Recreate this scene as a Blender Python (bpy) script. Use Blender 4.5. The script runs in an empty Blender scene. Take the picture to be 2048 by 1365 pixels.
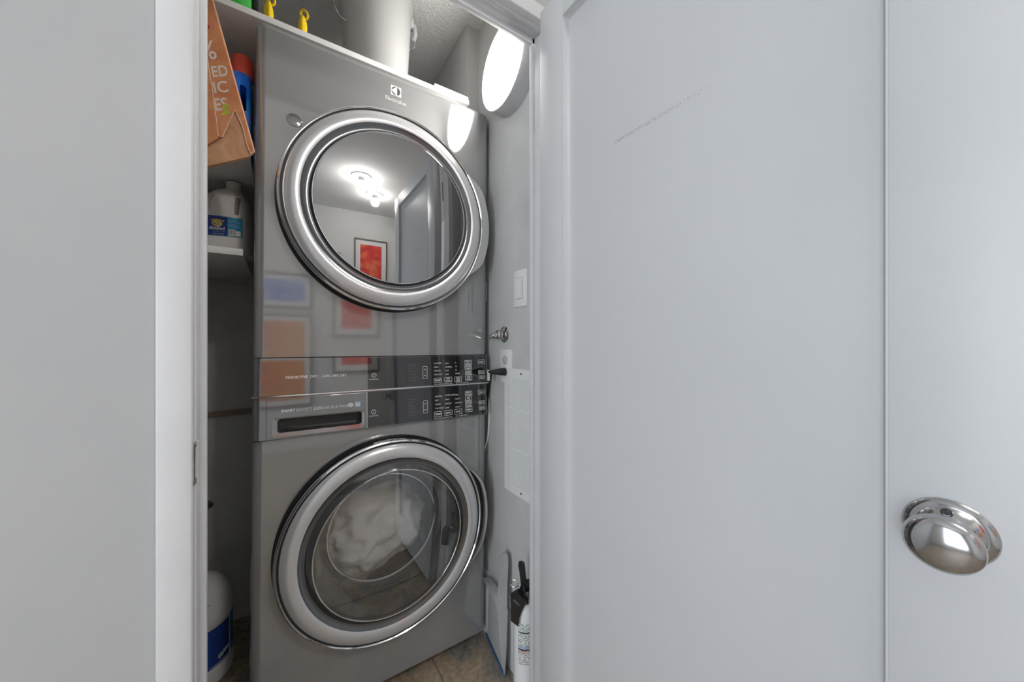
import bpy, bmesh, math, random
from mathutils import Vector, Matrix
random.seed(7)
S = bpy.context.scene
COL = S.collection
PI = math.pi
R = math.radians

# ------------------------------------------------------------------ camera
CAM_H = 1.101
cd = bpy.data.cameras.new('camera'); cam = bpy.data.objects.new('camera', cd); COL.objects.link(cam)
cd.sensor_width = 36.0; cd.lens = 700.0 / 2048 * 36.0
cd.clip_start = 0.02
cam.location = (0, 0, CAM_H); cam.rotation_euler = (R(90), 0, R(-33.41))
S.camera = cam
# ------------------------------------------------------------------ world, lights, exposure
w = bpy.data.worlds.new('sky'); S.world = w; w.use_nodes = True
w.node_tree.nodes['Background'].inputs[0].default_value = (0.75, 0.86, 1.0, 1)
w.node_tree.nodes['Background'].inputs[1].default_value = 1.0
S.view_settings.view_transform = 'Standard'; S.view_settings.look = 'None'
S.view_settings.exposure = 0.15; S.view_settings.gamma = 1.0; S.view_settings.use_curve_mapping = False

def area(name, loc, rot, sx, sy, power, color):
    l = bpy.data.lights.new(name, 'AREA'); l.shape = 'RECTANGLE'; l.size = sx; l.size_y = sy
    l.energy = power; l.color = color
    o = bpy.data.objects.new(name, l); o.location = loc; o.rotation_euler = rot; COL.objects.link(o)
    return o
area('window_left_offscreen', (-2.36, -0.55, 1.18), (0, R(-90), 0), 2.0, 1.5, 52, (0.86, 0.93, 1.0))

# ------------------------------------------------------------------ materials
MATS = {}
def mat(name, col=(.8, .8, .8), rough=.5, metal=0., spec=.5, coat=0., coat_r=.03, emit=None, es=0., trans=0., ior=1.45, alpha=1.):
    if name in MATS: return MATS[name]
    m = bpy.data.materials.new(name); m.use_nodes = True
    b = m.node_tree.nodes['Principled BSDF']
    b.inputs['Base Color'].default_value = (*col, 1); b.inputs['Roughness'].default_value = rough
    b.inputs['Metallic'].default_value = metal; b.inputs['Specular IOR Level'].default_value = spec
    b.inputs['Coat Weight'].default_value = coat; b.inputs['Coat Roughness'].default_value = coat_r
    b.inputs['Transmission Weight'].default_value = trans; b.inputs['IOR'].default_value = ior
    b.inputs['Alpha'].default_value = alpha
    if emit:
        b.inputs['Emission Color'].default_value = (*emit, 1); b.inputs['Emission Strength'].default_value = es
    MATS[name] = m
    return m
def nd(m, t, **kw):
    n = m.node_tree.nodes.new(t)
    for k, v in kw.items():
        if k in n.inputs.keys(): n.inputs[k].default_value = v
        else: setattr(n, k, v)
    return n
def lk(m, a, b): m.node_tree.links.new(a, b)
def bsdf(m): return m.node_tree.nodes['Principled BSDF']
def mix_col(m, fac, a, b):
    n = nd(m, 'ShaderNodeMix', data_type='RGBA')
    for sock, v in ((n.inputs[0], fac), (n.inputs[6], a), (n.inputs[7], b)):
        if hasattr(v, 'is_linked'): lk(m, v, sock)
        elif isinstance(v, tuple): sock.default_value = (*v, 1)
        else: sock.default_value = v
    return n.outputs[2]
def ramp(m, src, stops):
    n = nd(m, 'ShaderNodeValToRGB')
    el = n.color_ramp.elements
    while len(el) < len(stops): el.new(.5)
    for e, (p, c) in zip(el, stops):
        e.position = p; e.color = (*c, 1) if isinstance(c, tuple) else (c, c, c, 1)
    lk(m, src, n.inputs[0]); return n.outputs[0]
def noise(m, scale, detail=4, rough=.55, vec=None, dist=0.):
    n = nd(m, 'ShaderNodeTexNoise', Scale=scale, Detail=detail, Roughness=rough, Distortion=dist)
    if vec is None:
        g = nd(m, 'ShaderNodeNewGeometry'); vec = g.outputs['Position']
    lk(m, vec, n.inputs['Vector']); return n.outputs['Fac']
def bump(m, h, strength, dist):
    n = nd(m, 'ShaderNodeBump', Strength=strength, Distance=dist)
    lk(m, h, n.inputs['Height']); lk(m, n.outputs[0], bsdf(m).inputs['Normal'])
def tint(m, a, b, scale, lo=.35, hi=.65, **k):
    f = noise(m, scale, **k); c = ramp(m, f, [(lo, a), (hi, b)])
    lk(m, c, bsdf(m).inputs['Base Color']); return f

M_WALL = mat('wall_paint', (.45, .455, .455), .6, spec=.3); bump(M_WALL, tint(M_WALL, (.44, .445, .447), (.465, .465, .463), 3.), .05, .002)
M_ROOM = mat('room_paint', (.74, .735, .72), .7, spec=.2); tint(M_ROOM, (.72, .715, .70), (.76, .755, .74), 2.)
M_CLOSET = mat('closet_paint', (.58, .58, .57), .55, spec=.3); bump(M_CLOSET, tint(M_CLOSET, (.55, .55, .54), (.61, .61, .60), 7.), .08, .002)
M_TRIM = mat('trim_paint', (.69, .69, .70), .38, spec=.4); bump(M_TRIM, tint(M_TRIM, (.675, .675, .685), (.71, .71, .715), 9.), .10, .001)
M_DOOR = mat('door_paint', (.66, .665, .675), .38, spec=.4)
M_CEIL = mat('ceiling_texture', (.88, .88, .87), .8, spec=.1)
M_RCEIL = mat('room_ceiling_paint', (.78, .78, .77), .8, spec=.1); tint(M_RCEIL, (.76, .76, .75), (.80, .80, .79), 3.)
M_TILE = mat('slate_tile', rough=.45)
M_GROUT = mat('grout', (.30, .28, .25), .9); tint(M_GROUT, (.26, .24, .22), (.34, .31, .28), 30.)
M_MEL = mat('white_melamine', (.86, .86, .85), .45); tint(M_MEL, (.84, .84, .83), (.88, .88, .87), 40.)
M_BODY = mat('titanium_enamel', (.35, .35, .352), .06, metal=.36, spec=.5, coat=.3, coat_r=.03)
M_PANEL = mat('smoky_panel', (.24, .24, .245), .05, metal=.6, coat=.6, coat_r=.02)
M_BLACK = mat('black_glass', (.012, .012, .013), .06, spec=.8, coat=1., coat_r=.02)
M_SCREEN = mat('display_glass', (.055, .055, .058), .12, spec=.7)
M_CHROME = mat('chrome', (.82, .82, .83), .07, metal=1.)
M_SILVER = mat('silver_ring', (.66, .66, .67), .26, metal=.45)
M_GUN = mat('gunmetal_bezel', (.17, .17, .175), .15, metal=.8)
M_RUBBER = mat('black_plastic', (.018, .018, .018), .35)
M_DGLASS = mat('dryer_door_glass', (.37, .37, .375), .02, metal=.95)
M_STRIP = mat('bright_strip', (.85, .85, .85), .18, metal=.9)
M_PRINT = mat('white_print', (.80, .80, .80), .5)
M_PRINTD = mat('dim_print', (.16, .16, .165), .4)
M_INK = mat('dark_ink', (.03, .03, .04), .5)
M_STEEL = mat('drum_steel', (.45, .45, .45), .35, metal=.9)
M_CLOTH = mat('laundry_cloth', (.62, .61, .60), .9, spec=.1); tint(M_CLOTH, (.66, .65, .64), (.88, .87, .86), 9., lo=.3, hi=.7)
M_WHITEP = mat('white_plastic', (.82, .82, .81), .35)
M_GREYP = mat('grey_plastic', (.55, .55, .56), .45); tint(M_GREYP, (.52, .52, .53), (.58, .58, .59), 12.)
M_NICKEL = mat('satin_nickel', (.50, .50, .51), .13, metal=1.)
M_BRASS = mat('aged_metal', (.34, .31, .28), .35, metal=1.); tint(M_BRASS, (.25, .22, .2), (.5, .48, .45), 40.)
M_EXT = mat('extinguisher_enamel', (.84, .84, .84), .22, coat=.5)
M_LIGHT = mat('lit_diffuser', (1, 1, 1), .5, emit=(1., .965, .92), es=18.)
M_BULB = mat('lit_bulb', (1, 1, 1), .5, emit=(1., .96, .9), es=6.)
M_DARKW = mat('dark_wood', (.28, .20, .16), .5); tint(M_DARKW, (.24, .17, .14), (.34, .25, .20), 25.)
M_FRAME = mat('frame_wood', (.10, .075, .06), .4)
M_MATB = mat('picture_mat', (.86, .86, .84), .8)
M_BAG = mat('kraft_paper', (.42, .215, .11), .8, spec=.15)
f1 = noise(M_BAG, 22, 6, .6, dist=.6); lk(M_BAG, ramp(M_BAG, f1, [(.3, (.60, .30, .15)), (.7, (.82, .50, .30))]), bsdf(M_BAG).inputs['Base Color']); bump(M_BAG, f1, .55, .004)
M_BAGF = mat('printed_paper', (.42, .15, .06), .7, spec=.2)
f1 = noise(M_BAGF, 18, 6, .6, dist=.5); lk(M_BAGF, ramp(M_BAGF, f1, [(.3, (.62, .21, .09)), (.7, (.84, .40, .20))]), bsdf(M_BAGF).inputs['Base Color']); bump(M_BAGF, f1, .4, .003)
M_EDGE = mat('paper_edge', (.85, .62, .46), .8)
M_LIME = mat('lime_print', (.55, .58, .06), .6); tint(M_LIME, (.42, .48, .05), (.70, .68, .10), 60.)
M_REDINK = mat('red_print', (.35, .03, .025), .6)
M_RED = mat('red_cap', (.92, .13, .08), .35)
M_BLUE = mat('blue_bottle', (.02, .10, .42), .25)
f1 = noise(M_BLUE, 9, 2); lk(M_BLUE, ramp(M_BLUE, f1, [(.35, (.015, .16, .75)), (.55, (.04, .34, .80)), (.7, (.28, .20, .85))]), bsdf(M_BLUE).inputs['Base Color'])
M_JUG = mat('milky_plastic', (.78, .77, .75), .35)
M_NAVY = mat('navy_label', (.02, .06, .28), .4)
M_TEAL = mat('teal_label', (.02, .30, .52), .4)
M_YEL = mat('yellow_plastic', (.86, .60, .01), .35)
M_GREEN = mat('green_plastic', (.04, .52, .06), .3); tint(M_GREEN, (.02, .42, .04), (.10, .62, .12), 30.)
M_BUCKET = mat('bucket_grey', (.44, .44, .435), .45); tint(M_BUCKET, (.425, .425, .42), (.455, .455, .45), 6.)
M_BLUEEDGE = mat('blue_edge', (.02, .10, .28), .5)
M_PAN = mat('dustpan_grey', (.50, .50, .50), .4); tint(M_PAN, (.47, .47, .47), (.53, .53, .53), 14.)

# door paint with a scuff streak and a few fine marks (wear with a shape of its own)
m = M_DOOR; tc = nd(m, 'ShaderNodeNewGeometry'); sep = nd(m, 'ShaderNodeSeparateXYZ'); lk(m, tc.outputs['Position'], sep.inputs[0])
def mth(m, op, a, b=0.):
    n = nd(m, 'ShaderNodeMath', operation=op)
    for i, v in enumerate((a, b)):
        if hasattr(v, 'is_linked'): lk(m, v, n.inputs[i])
        else: n.inputs[i].default_value = v
    return n.outputs[0]
def band(m, v, centre, half):   # 1 inside, soft edge
    d = mth(m, 'ABSOLUTE', mth(m, 'SUBTRACT', v, centre)); return mth(m, 'MAXIMUM', mth(m, 'SUBTRACT', 1., mth(m, 'DIVIDE', d, half)), 0.)
yy, zz = sep.outputs[1], sep.outputs[2]
streak = mth(m, 'MULTIPLY', band(m, zz, .4150 + CAM_H, .0055), mth(m, 'MULTIPLY', mth(m, 'GREATER_THAN', yy, .297), mth(m, 'LESS_THAN', yy, .492)))
nf = noise(m, 420, 3, .7, vec=tc.outputs['Position']); fall = mth(m, 'ADD', mth(m, 'MULTIPLY', mth(m, 'SUBTRACT', yy, .29), .55), .27)
sc = mth(m, 'MULTIPLY', streak, mth(m, 'LESS_THAN', nf, mth(m, 'ADD', fall, .13)))
bigw = noise(m, 2.2, 3)
basec = ramp(m, bigw, [(.35, (.60, .605, .615)), (.65, (.63, .635, .643))])
lk(m, mix_col(m, mth(m, 'MULTIPLY', sc, .85), basec, (.28, .28, .28)), bsdf(m).inputs['Base Color'])
bump(m, noise(m, 60, 3), .03, .001)
# knock-down ceiling relief
m = M_CEIL; f1 = noise(m, 120, 4, .6, dist=.4); f2 = ramp(m, f1, [(.38, 0.), (.64, 1.)])
lk(m, ramp(m, f1, [(.3, (.86, .86, .85)), (.7, (.90, .90, .89))]), bsdf(m).inputs['Base Color']); bump(m, f2, .8, .004)
# slate-look tile
m = M_TILE; a = noise(m, 7, 8, .65, dist=1.); b = noise(m, 55, 6, .7)
c1 = ramp(m, a, [(.30, (.10, .095, .09)), (.45, (.21, .19, .165)), (.56, (.38, .26, .14)), (.70, (.50, .45, .38))])
c2 = ramp(m, b, [(.35, (.14, .12, .10)), (.65, (.66, .58, .48))])
lk(m, mix_col(m, .38, c1, c2), bsdf(m).inputs['Base Color']); bump(m, b, .25, .003)
# washer window: clear with a mirror share
M_WGLASS = bpy.data.materials.new('washer_door_glass'); M_WGLASS.use_nodes = True
m = M_WGLASS; m.node_tree.nodes.remove(m.node_tree.nodes['Principled BSDF'])
tr = nd(m, 'ShaderNodeBsdfTransparent'); tr.inputs[0].default_value = (.93, .94, .94, 1)
gl = nd(m, 'ShaderNodeBsdfGlossy'); gl.inputs['Roughness'].default_value = .02; gl.inputs[0].default_value = (.8, .8, .8, 1)
mx = nd(m, 'ShaderNodeMixShader'); mx.inputs[0].default_value = .22
lk(m, tr.outputs[0], mx.inputs[1]); lk(m, gl.outputs[0], mx.inputs[2]); lk(m, mx.outputs[0], m.node_tree.nodes['Material Output'].inputs[0])
# tiny-print label for the extinguisher
M_TAG = mat('printed_tag', (.8, .8, .79), .5); m = M_TAG
g = nd(m, 'ShaderNodeNewGeometry'); sp = nd(m, 'ShaderNodeSeparateXYZ'); lk(m, g.outputs['Position'], sp.inputs[0])
rows = mth(m, 'GREATER_THAN', mth(m, 'SINE', mth(m, 'MULTIPLY', sp.outputs[2], 1150.)), .1)
gaps = mth(m, 'GREATER_THAN', noise(m, 260, 2, .6, vec=g.outputs['Position']), .5)
pr = mth(m, 'MULTIPLY', rows, gaps)
zc = ramp(m, mth(m, 'DIVIDE', mth(m, 'SUBTRACT', sp.outputs[2], .15), .13), [(.0, (.80, .80, .79)), (.30, (.80, .80, .79)), (.33, (.75, .52, .45)), (.40, (.75, .52, .45)), (.42, (.42, .55, .72)), (.47, (.42, .55, .72)), (.50, (.8, .8, .79)), (.7, (.72, .76, .74))])
lk(m, mix_col(m, pr, zc, (.14, .14, .15)), bsdf(m).inputs['Base Color'])
# framed art
def art(name, stops, scale):
    m = mat(name, rough=.7, spec=.2); lk(m, ramp(m, noise(m, scale, 6, .6, dist=1.5), stops), bsdf(m).inputs['Base Color']); return m
M_ARTR = art('red_painting', [(.3, (.45, .02, .03)), (.5, (.75, .06, .04)), (.7, (.85, .25, .10))], 5)
M_ARTO = art('orange_painting', [(.3, (.16, .08, .22)), (.45, (.75, .22, .05)), (.7, (.85, .45, .12))], 5)
M_ARTB = art('blue_painting', [(.3, (.05, .12, .55)), (.5, (.30, .38, .75)), (.7, (.75, .75, .82))], 4)
M_ARTD = art('teal_painting', [(.35, (.02, .07, .12)), (.55, (.2, .22, .22)), (.7, (.7, .68, .62))], 4)

# ------------------------------------------------------------------ mesh helpers
def obj(name, bm, material=None, parent=None, smooth=35, loc=None):
    me = bpy.data.meshes.new(name)
    bmesh.ops.recalc_face_normals(bm, faces=bm.faces)
    bm.to_mesh(me); bm.free()
    for mm in (material if isinstance(material, (list, tuple)) else [material]):
        if mm: me.materials.append(mm)
    if smooth:
        for p in me.polygons: p.use_smooth = True
        me.set_sharp_from_angle(angle=R(smooth))
    o = bpy.data.objects.new(name, me); COL.objects.link(o)
    if loc: o.location = loc
    if parent: o.parent = parent
    return o
def tag(o, label, cat, group=None):
    o['label'] = label; o['category'] = cat
    if group: o['group'] = group
    return o
def struct(o, label=None):
    o['kind'] = 'structure'
    if label: o['label'] = label
    return o
def thing(name, label, cat, loc=(0, 0, 0), rot=(0, 0, 0), group=None):
    o = bpy.data.objects.new(name, None); COL.objects.link(o); o.location = loc; o.rotation_euler = rot
    o.empty_display_size = .05
    return tag(o, label, cat, group)
def bx(bm, x0, x1, y0, y1, z0, z1, bev=0., seg=2):
    r = bmesh.ops.create_cube(bm, size=1.)
    vs = r['verts']
    for v in vs:
        v.co = Vector(((x0 + x1) / 2 + v.co.x * (x1 - x0), (y0 + y1) / 2 + v.co.y * (y1 - y0), (z0 + z1) / 2 + v.co.z * (z1 - z0)))
    if bev:
        es = list({e for v in vs for e in v.link_edges})
        bmesh.ops.bevel(bm, geom=es, offset=bev, segments=seg, profile=.5, affect='EDGES')
    return bm
def box(name, dims, material, parent=None, bev=0., seg=2, loc=None):
    bm = bmesh.new(); bx(bm, *dims, bev=bev, seg=seg); return obj(name, bm, material, parent, loc=loc)
def boxes(name, lst, material, parent=None, bev=0.):
    bm = bmesh.new()
    for d in lst: bx(bm, *d, bev=bev)
    return obj(name, bm, material, parent)
def lathe(prof, centre=(0, 0, 0), axis='y', n=96, bm=None, closed=False, a0=0., a1=2 * PI):
    """prof: list of (r, t): radius and position along the axis"""
    bm = bm or bmesh.new(); full = abs(a1 - a0 - 2 * PI) < 1e-6
    rings = []
    cols = n if full else n + 1
    for (r, t) in prof:
        ring = []
        if r < 1e-6 and full:
            v = bm.verts.new(axp(centre, axis, 0, 0, t)); ring = [v] * cols
        else:
            for i in range(cols):
                a = a0 + (a1 - a0) * i / n
                ring.append(bm.verts.new(axp(centre, axis, r * math.cos(a), r * math.sin(a), t)))
        rings.append(ring)
    pairs = list(zip(rings, rings[1:])) + ([(rings[-1], rings[0])] if closed else [])
    for A, B in pairs:
        for i in range(cols if full else cols - 1):
            j = (i + 1) % cols
            f = []
            for v in (A[i], A[j], B[j], B[i]):
                if v not in f: f.append(v)
            if len(f) >= 3:
                try: bm.faces.new(f)
                except ValueError: pass
    return bm
def axp(c, axis, a, b, t):
    if axis == 'y': return (c[0] + a, c[1] + t, c[2] + b)
    if axis == 'x': return (c[0] + t, c[1] + a, c[2] + b)
    return (c[0] + a, c[1] + b, c[2] + t)
def prism(poly, fn, t0, t1, bm=None):
    """poly in 2d, fn(a, b, t) -> point; extruded from t0 to t1"""
    bm = bm or bmesh.new()
    A = [bm.verts.new(fn(a, b, t0)) for a, b in poly]; B = [bm.verts.new(fn(a, b, t1)) for a, b in poly]
    bm.faces.new(A); bm.faces.new(B[::-1])
    n = len(poly)
    for i in range(n): bm.faces.new((A[i], B[i], B[(i + 1) % n], A[(i + 1) % n]))
    return bm
def tube(pts, rad, n=10, bm=None, caps=True, flat=1.):
    bm = bm or bmesh.new(); pts = [Vector(p) for p in pts]; rings = []
    rads = rad if isinstance(rad, (list, tuple)) else [rad] * len(pts)
    up = None
    for i, p in enumerate(pts):
        d = (pts[min(i + 1, len(pts) - 1)] - pts[max(i - 1, 0)]).normalized()
        if up is None:
            up = Vector((0, 0, 1)) if abs(d.z) < .9 else Vector((0, 1, 0))
        a = d.cross(up).normalized(); up = a.cross(d).normalized()
        rings.append([bm.verts.new(p + (a * math.cos(t) + up * math.sin(t) * flat) * rads[i]) for t in [2 * PI * k / n for k in range(n)]])
    for A, B in zip(rings, rings[1:]):
        for k in range(n): bm.faces.new((A[k], A[(k + 1) % n], B[(k + 1) % n], B[k]))
    if caps:
        bm.faces.new(rings[0][::-1]); bm.faces.new(rings[-1])
    return bm
def spline(pts, n=8):
    pts = [Vector(p) for p in pts]; out = []
    P = [pts[0] * 2 - pts[1]] + pts + [pts[-1] * 2 - pts[-2]]
    for i in range(1, len(P) - 2):
        for k in range(n):
            t = k / n; a, b, c, d = P[i - 1:i + 3]
            out.append(.5 * ((2 * b) + (c - a) * t + (2 * a - 5 * b + 4 * c - d) * t * t + (3 * b - a - 3 * c + d) * t ** 3))
    out.append(pts[-1]); return out
def text(body, size, loc, rot, material, parent=None, name='lettering', align='LEFT', ext=.0002, sx=1., bold=0., space=1.):
    cu = bpy.data.curves.new('t', 'FONT'); cu.body = body; cu.size = size; cu.align_x = align; cu.extrude = ext; cu.offset = bold
    cu.resolution_u = 3; cu.space_character = space
    t = bpy.data.objects.new('t', cu); COL.objects.link(t)
    dg = bpy.context.evaluated_depsgraph_get(); me = bpy.data.meshes.new_from_object(t.evaluated_get(dg))
    bpy.data.objects.remove(t); bpy.data.curves.remove(cu)
    me.name = name; me.materials.clear(); me.materials.append(material)
    o = bpy.data.objects.new(name, me); COL.objects.link(o); o.location = loc; o.rotation_euler = rot; o.scale = (sx, 1, 1)
    if parent: o.parent = parent
    return o
def boolean(o, cutter):
    md = o.modifiers.new('cut', 'BOOLEAN'); md.object = cutter; md.operation = 'DIFFERENCE'; md.solver = 'EXACT'
    dg = bpy.context.evaluated_depsgraph_get(); me = bpy.data.meshes.new_from_object(o.evaluated_get(dg))
    o.modifiers.clear(); old = o.data; me.name = old.name; o.data = me; bpy.data.meshes.remove(old)
    bpy.data.objects.remove(cutter)
    for p in me.polygons: p.use_smooth = True
    me.set_sharp_from_angle(angle=R(35))
def flatten_normals(o):
    md = o.modifiers.new('normals', 'WEIGHTED_NORMAL'); md.mode = 'FACE_AREA'; md.weight = 100; md.keep_sharp = True
    return o
def A(h): return h + CAM_H

# ------------------------------------------------------------------ the setting
XL, XR, YB = -.42, .655, 1.755          # closet left, right, back
RX0, RX1, RY0 = -2.2, 1.7, -1.9        # room
WF0, WF1 = .752, .81                   # front wall faces
JL, JR = -.117, .604                   # jamb faces
HEAD = A(.8616)
RC = 2.43; CC = A(1.235)
fl = struct(box('floor', (RX0 - .1, RX1 + .1, RY0 - .1, YB + .1, -.10, -.004), M_GROUT), 'grout bed under the mottled brown slate tiles')
T = .305; gx, gy = .4385, .930
tm = None
for i in range(-9, 5):
    for j in range(-10, 3):
        x0, y0 = gx + i * T, gy + j * T
        xa, xb, ya, yb = max(x0, RX0), min(x0 + T, RX1), max(y0, RY0), min(y0 + T, YB)
        if xb - xa < .02 or yb - ya < .02: continue
        if yb > WF1 and (xa > XR or xb < XL): continue
        fullt = abs(xb - xa - T) < 1e-6 and abs(yb - ya - T) < 1e-6
        if fullt and tm:
            t = bpy.data.objects.new('tile', tm); COL.objects.link(t); t.location = (xa, ya, 0); t.parent = fl
        else:
            bm = bmesh.new(); bx(bm, .002, xb - xa - .002, .002, yb - ya - .002, -.008, 0, bev=.0012, seg=1)
            t = obj('tile', bm, M_TILE, fl, loc=(xa, ya, 0))
            if fullt: tm = t.data
struct(boxes('wall_front', [(RX0, JL - .012, WF0, WF1, 0, RC), (JR + .012, RX1, WF0, WF1, 0, RC), (JL - .012, JR + .012, WF0, WF1, HEAD + .012, RC)], M_WALL), 'grey painted wall around the closet doorway')
struct(box('wall_right', (XR, XR + .05, WF1, YB + .05, 0, CC), M_CLOSET), 'grey closet wall carrying the lamp and switch')
struct(box('wall_left', (XL - .05, XL, WF1, YB + .05, 0, CC), M_CLOSET), 'closet side wall behind the jamb')
wb = struct(box('wall_back', (XL, XR, YB, YB + .05, 0, CC), M_CLOSET), 'grey closet wall behind the appliances')
box('ledger_strip', (XL, -.05, YB - .012, YB, A(-.290), A(-.270)), M_DARKW, wb, bev=.002)
boxes('wall_batten', [(XL, -.05, YB - .010, YB, A(.206), A(.222)), (XL, -.05, YB - .006, YB, A(.240), A(.252))], M_CLOSET, wb)
HC = (-.233, YB, A(-.626))
boolean(wb, obj('cut', lathe([(0, -.02), (.016, -.02), (.016, .046), (0, .046)], HC, 'y', 32), None))
obj('pipe_hole', lathe([(.0190, .001), (.0190, -.002), (.0160, -.002), (.0160, .040)], HC, 'y', 32), M_CLOSET, wb)
struct(box('ceiling', (XL - .05, XR + .05, WF1, YB + .05, CC, CC + .05), M_CEIL), 'white knockdown-textured closet ceiling')
struct(box('wall_soffit', (.603, XR, 1.235, YB, A(.905), CC), M_CLOSET), 'boxed-out wall corner above the dryer')
struct(box('ceiling', (RX0, RX1, RY0, WF0, RC, RC + .05), M_RCEIL), 'white room ceiling')
struct(box('wall_opposite', (RX0, RX1, RY0 - .05, RY0, 0, RC), M_ROOM), 'pale wall hung with framed pictures')
struct(box('wall_room_right', (RX1, RX1 + .05, RY0, WF1, 0, RC), M_ROOM), 'pale side wall of the room')
wy0, wy1, wz0, wz1 = -1.25, .15, .22, 2.15
struct(boxes('wall_room_left', [(RX0 - .06, RX0, RY0, wy0, 0, RC), (RX0 - .06, RX0, wy1, WF1, 0, RC), (RX0 - .06, RX0, wy0, wy1, 0, wz0), (RX0 - .06, RX0, wy0, wy1, wz1, RC)], M_ROOM), 'pale room wall with the window')
wn = struct(boxes('window_1', [(RX0 - .05, RX0 + .012, wy0, wy0 + .05, wz0, wz1), (RX0 - .05, RX0 + .012, wy1 - .05, wy1, wz0, wz1), (RX0 - .05, RX0 + .012, wy0 + .05, wy1 - .05, wz0, wz0 + .05), (RX0 - .05, RX0 + .012, wy0 + .05, wy1 - .05, wz1 - .05, wz1), (RX0 - .04, RX0, wy0 + .05, wy1 - .05, 1.18, 1.22)], M_TRIM), 'white framed sash window')
bm = bmesh.new(); bx(bm, RX0 - .03, RX0 - .026, wy0 + .05, wy1 - .05, wz0 + .05, wz1 - .05); pane = obj('pane', bm, None, wn)
M_PANE = bpy.data.materials.new('window_glass'); M_PANE.use_nodes = True; m = M_PANE
m.node_tree.nodes.remove(m.node_tree.nodes['Principled BSDF']); tr = nd(m, 'ShaderNodeBsdfTransparent'); gl = nd(m, 'ShaderNodeBsdfGlossy'); gl.inputs['Roughness'].default_value = .01
mx = nd(m, 'ShaderNodeMixShader'); mx.inputs[0].default_value = .05; lk(m, tr.outputs[0], mx.inputs[1]); lk(m, gl.outputs[0], mx.inputs[2]); lk(m, mx.outputs[0], m.node_tree.nodes['Material Output'].inputs[0])
pane.data.materials.append(M_PANE)

# door frame: casings, jambs with stops
struct(box('trim_1', (-.1595, JL - .0005, .740, WF0 + .002, 0, HEAD + .042), M_TRIM, bev=.003), 'flat white casing on the latch side of the doorway')
struct(box('trim_2', (JR + .004, JR + .046, .740, WF0 + .002, 0, HEAD + .042), M_TRIM, bev=.003), 'white casing behind the open door')
struct(box('trim_3', (JL, JR + .004, .740, WF0 + .002, HEAD + .0005, HEAD + .042), M_TRIM, bev=.003), 'white casing over the doorway')
j1 = struct(box('trim_4', (JL - .012, JL, .742, WF1 + .001, 0, HEAD), M_TRIM, bev=.0015), 'white latch jamb with a painted strike plate')
box('door_stop', (JL - .001, JL + .009, .797, .811, 0, HEAD), M_TRIM, j1, bev=.002)
box('jamb_bead', (JL - .001, JL + .002, .758, .772, 0, HEAD), M_TRIM, j1, bev=.001)
j2 = struct(box('trim_5', (JR, JR + .012, .742, WF1 + .001, 0, HEAD), M_TRIM, bev=.0015), 'white hinge jamb')
box('door_stop', (JR - .010, JR + .001, .797, .811, 0, HEAD), M_TRIM, j2, bev=.002)
j3 = struct(box('trim_6', (JL - .012, JR + .012, .742, WF1 + .001, HEAD, HEAD + .012), M_TRIM, bev=.0015), 'white head jamb')
box('door_stop', (JL, JR, .797, .811, HEAD - .0176, HEAD + .001), M_TRIM, j3, bev=.002)
box('jamb_bead', (JL, JR, .762, .776, HEAD - .003, HEAD + .001), M_TRIM, j3, bev=.001)
# strike plate: frame with a slot, chipped
sp_ = thing('strike_plate', 'paint-chipped metal strike plate let into the white latch jamb', 'strike plate', (JL, .757, A(-.197)))
boxes('plate', [(-.001, .0014, -.014, -.009, -.034, .034), (-.001, .0014, .004, .012, -.034, .034), (-.001, .0014, -.009, .004, .026, .034), (-.001, .0014, -.009, .004, -.034, -.026)], M_BRASS, sp_)
for jb_ in [j1] + [c_ for c_ in j1.children if c_.name.startswith('jamb_bead')]:
    boolean(jb_, box('cut', (JL - .0112, JL + .02, .757 - .0085, .757 + .0035, A(-.197) - .0265, A(-.197) + .0265), None))
bm = lathe([(.0032, 0), (.0032, .0022), (0, .0026)], (0, .000, .0300), 'x', 12); obj('screw', bm, M_BRASS, sp_)
bm = lathe([(.0032, 0), (.0032, .0022), (0, .0026)], (0, .000, -.0300), 'x', 12); obj('screw', bm, M_BRASS, sp_)
boxes('chipped_edge', [(.0010, .0036, .0032, .0062, -.034, .034), (.0010, .0034, .0126, .0150, -.030, .034)], M_TRIM, sp_)

# the open door: hinged at the right jamb, swung out 90 degrees
DX0, DX1 = .564, .600; DY0, DY1 = -.012, .722; DZ1 = A(.857)
dr = bpy.data.objects.new('door_1', None); COL.objects.link(dr); dr.location = (DX1, DY1, .012); struct(dr, 'pale grey one-panel door standing open with a satin knob')
def dl(x0, x1, y0, y1, z0, z1): return (x0 - DX1, x1 - DX1, y0 - DY1, y1 - DY1, z0 - .012, z1 - .012)
PT = A(.7834); PB = .20; PY0, PY1 = .0955, .635
box('stile', dl(DX0, DX1, DY0, PY0, .012, DZ1), M_DOOR, dr, bev=.0015)
box('stile', dl(DX0, DX1, PY1, DY1, .012, DZ1), M_DOOR, dr, bev=.0015)
box('rail', dl(DX0 + .0003, DX1, PY0 - .001, PY1 + .001, PT, DZ1), M_DOOR, dr)
box('rail', dl(DX0 + .0003, DX1, PY0 - .001, PY1 + .001, .012, PB), M_DOOR, dr)
box('panel', dl(DX0 + .0178, DX1 - .006, PY0 - .005, PY1 + .005, PB - .005, PT + .005), M_DOOR, dr)
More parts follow.
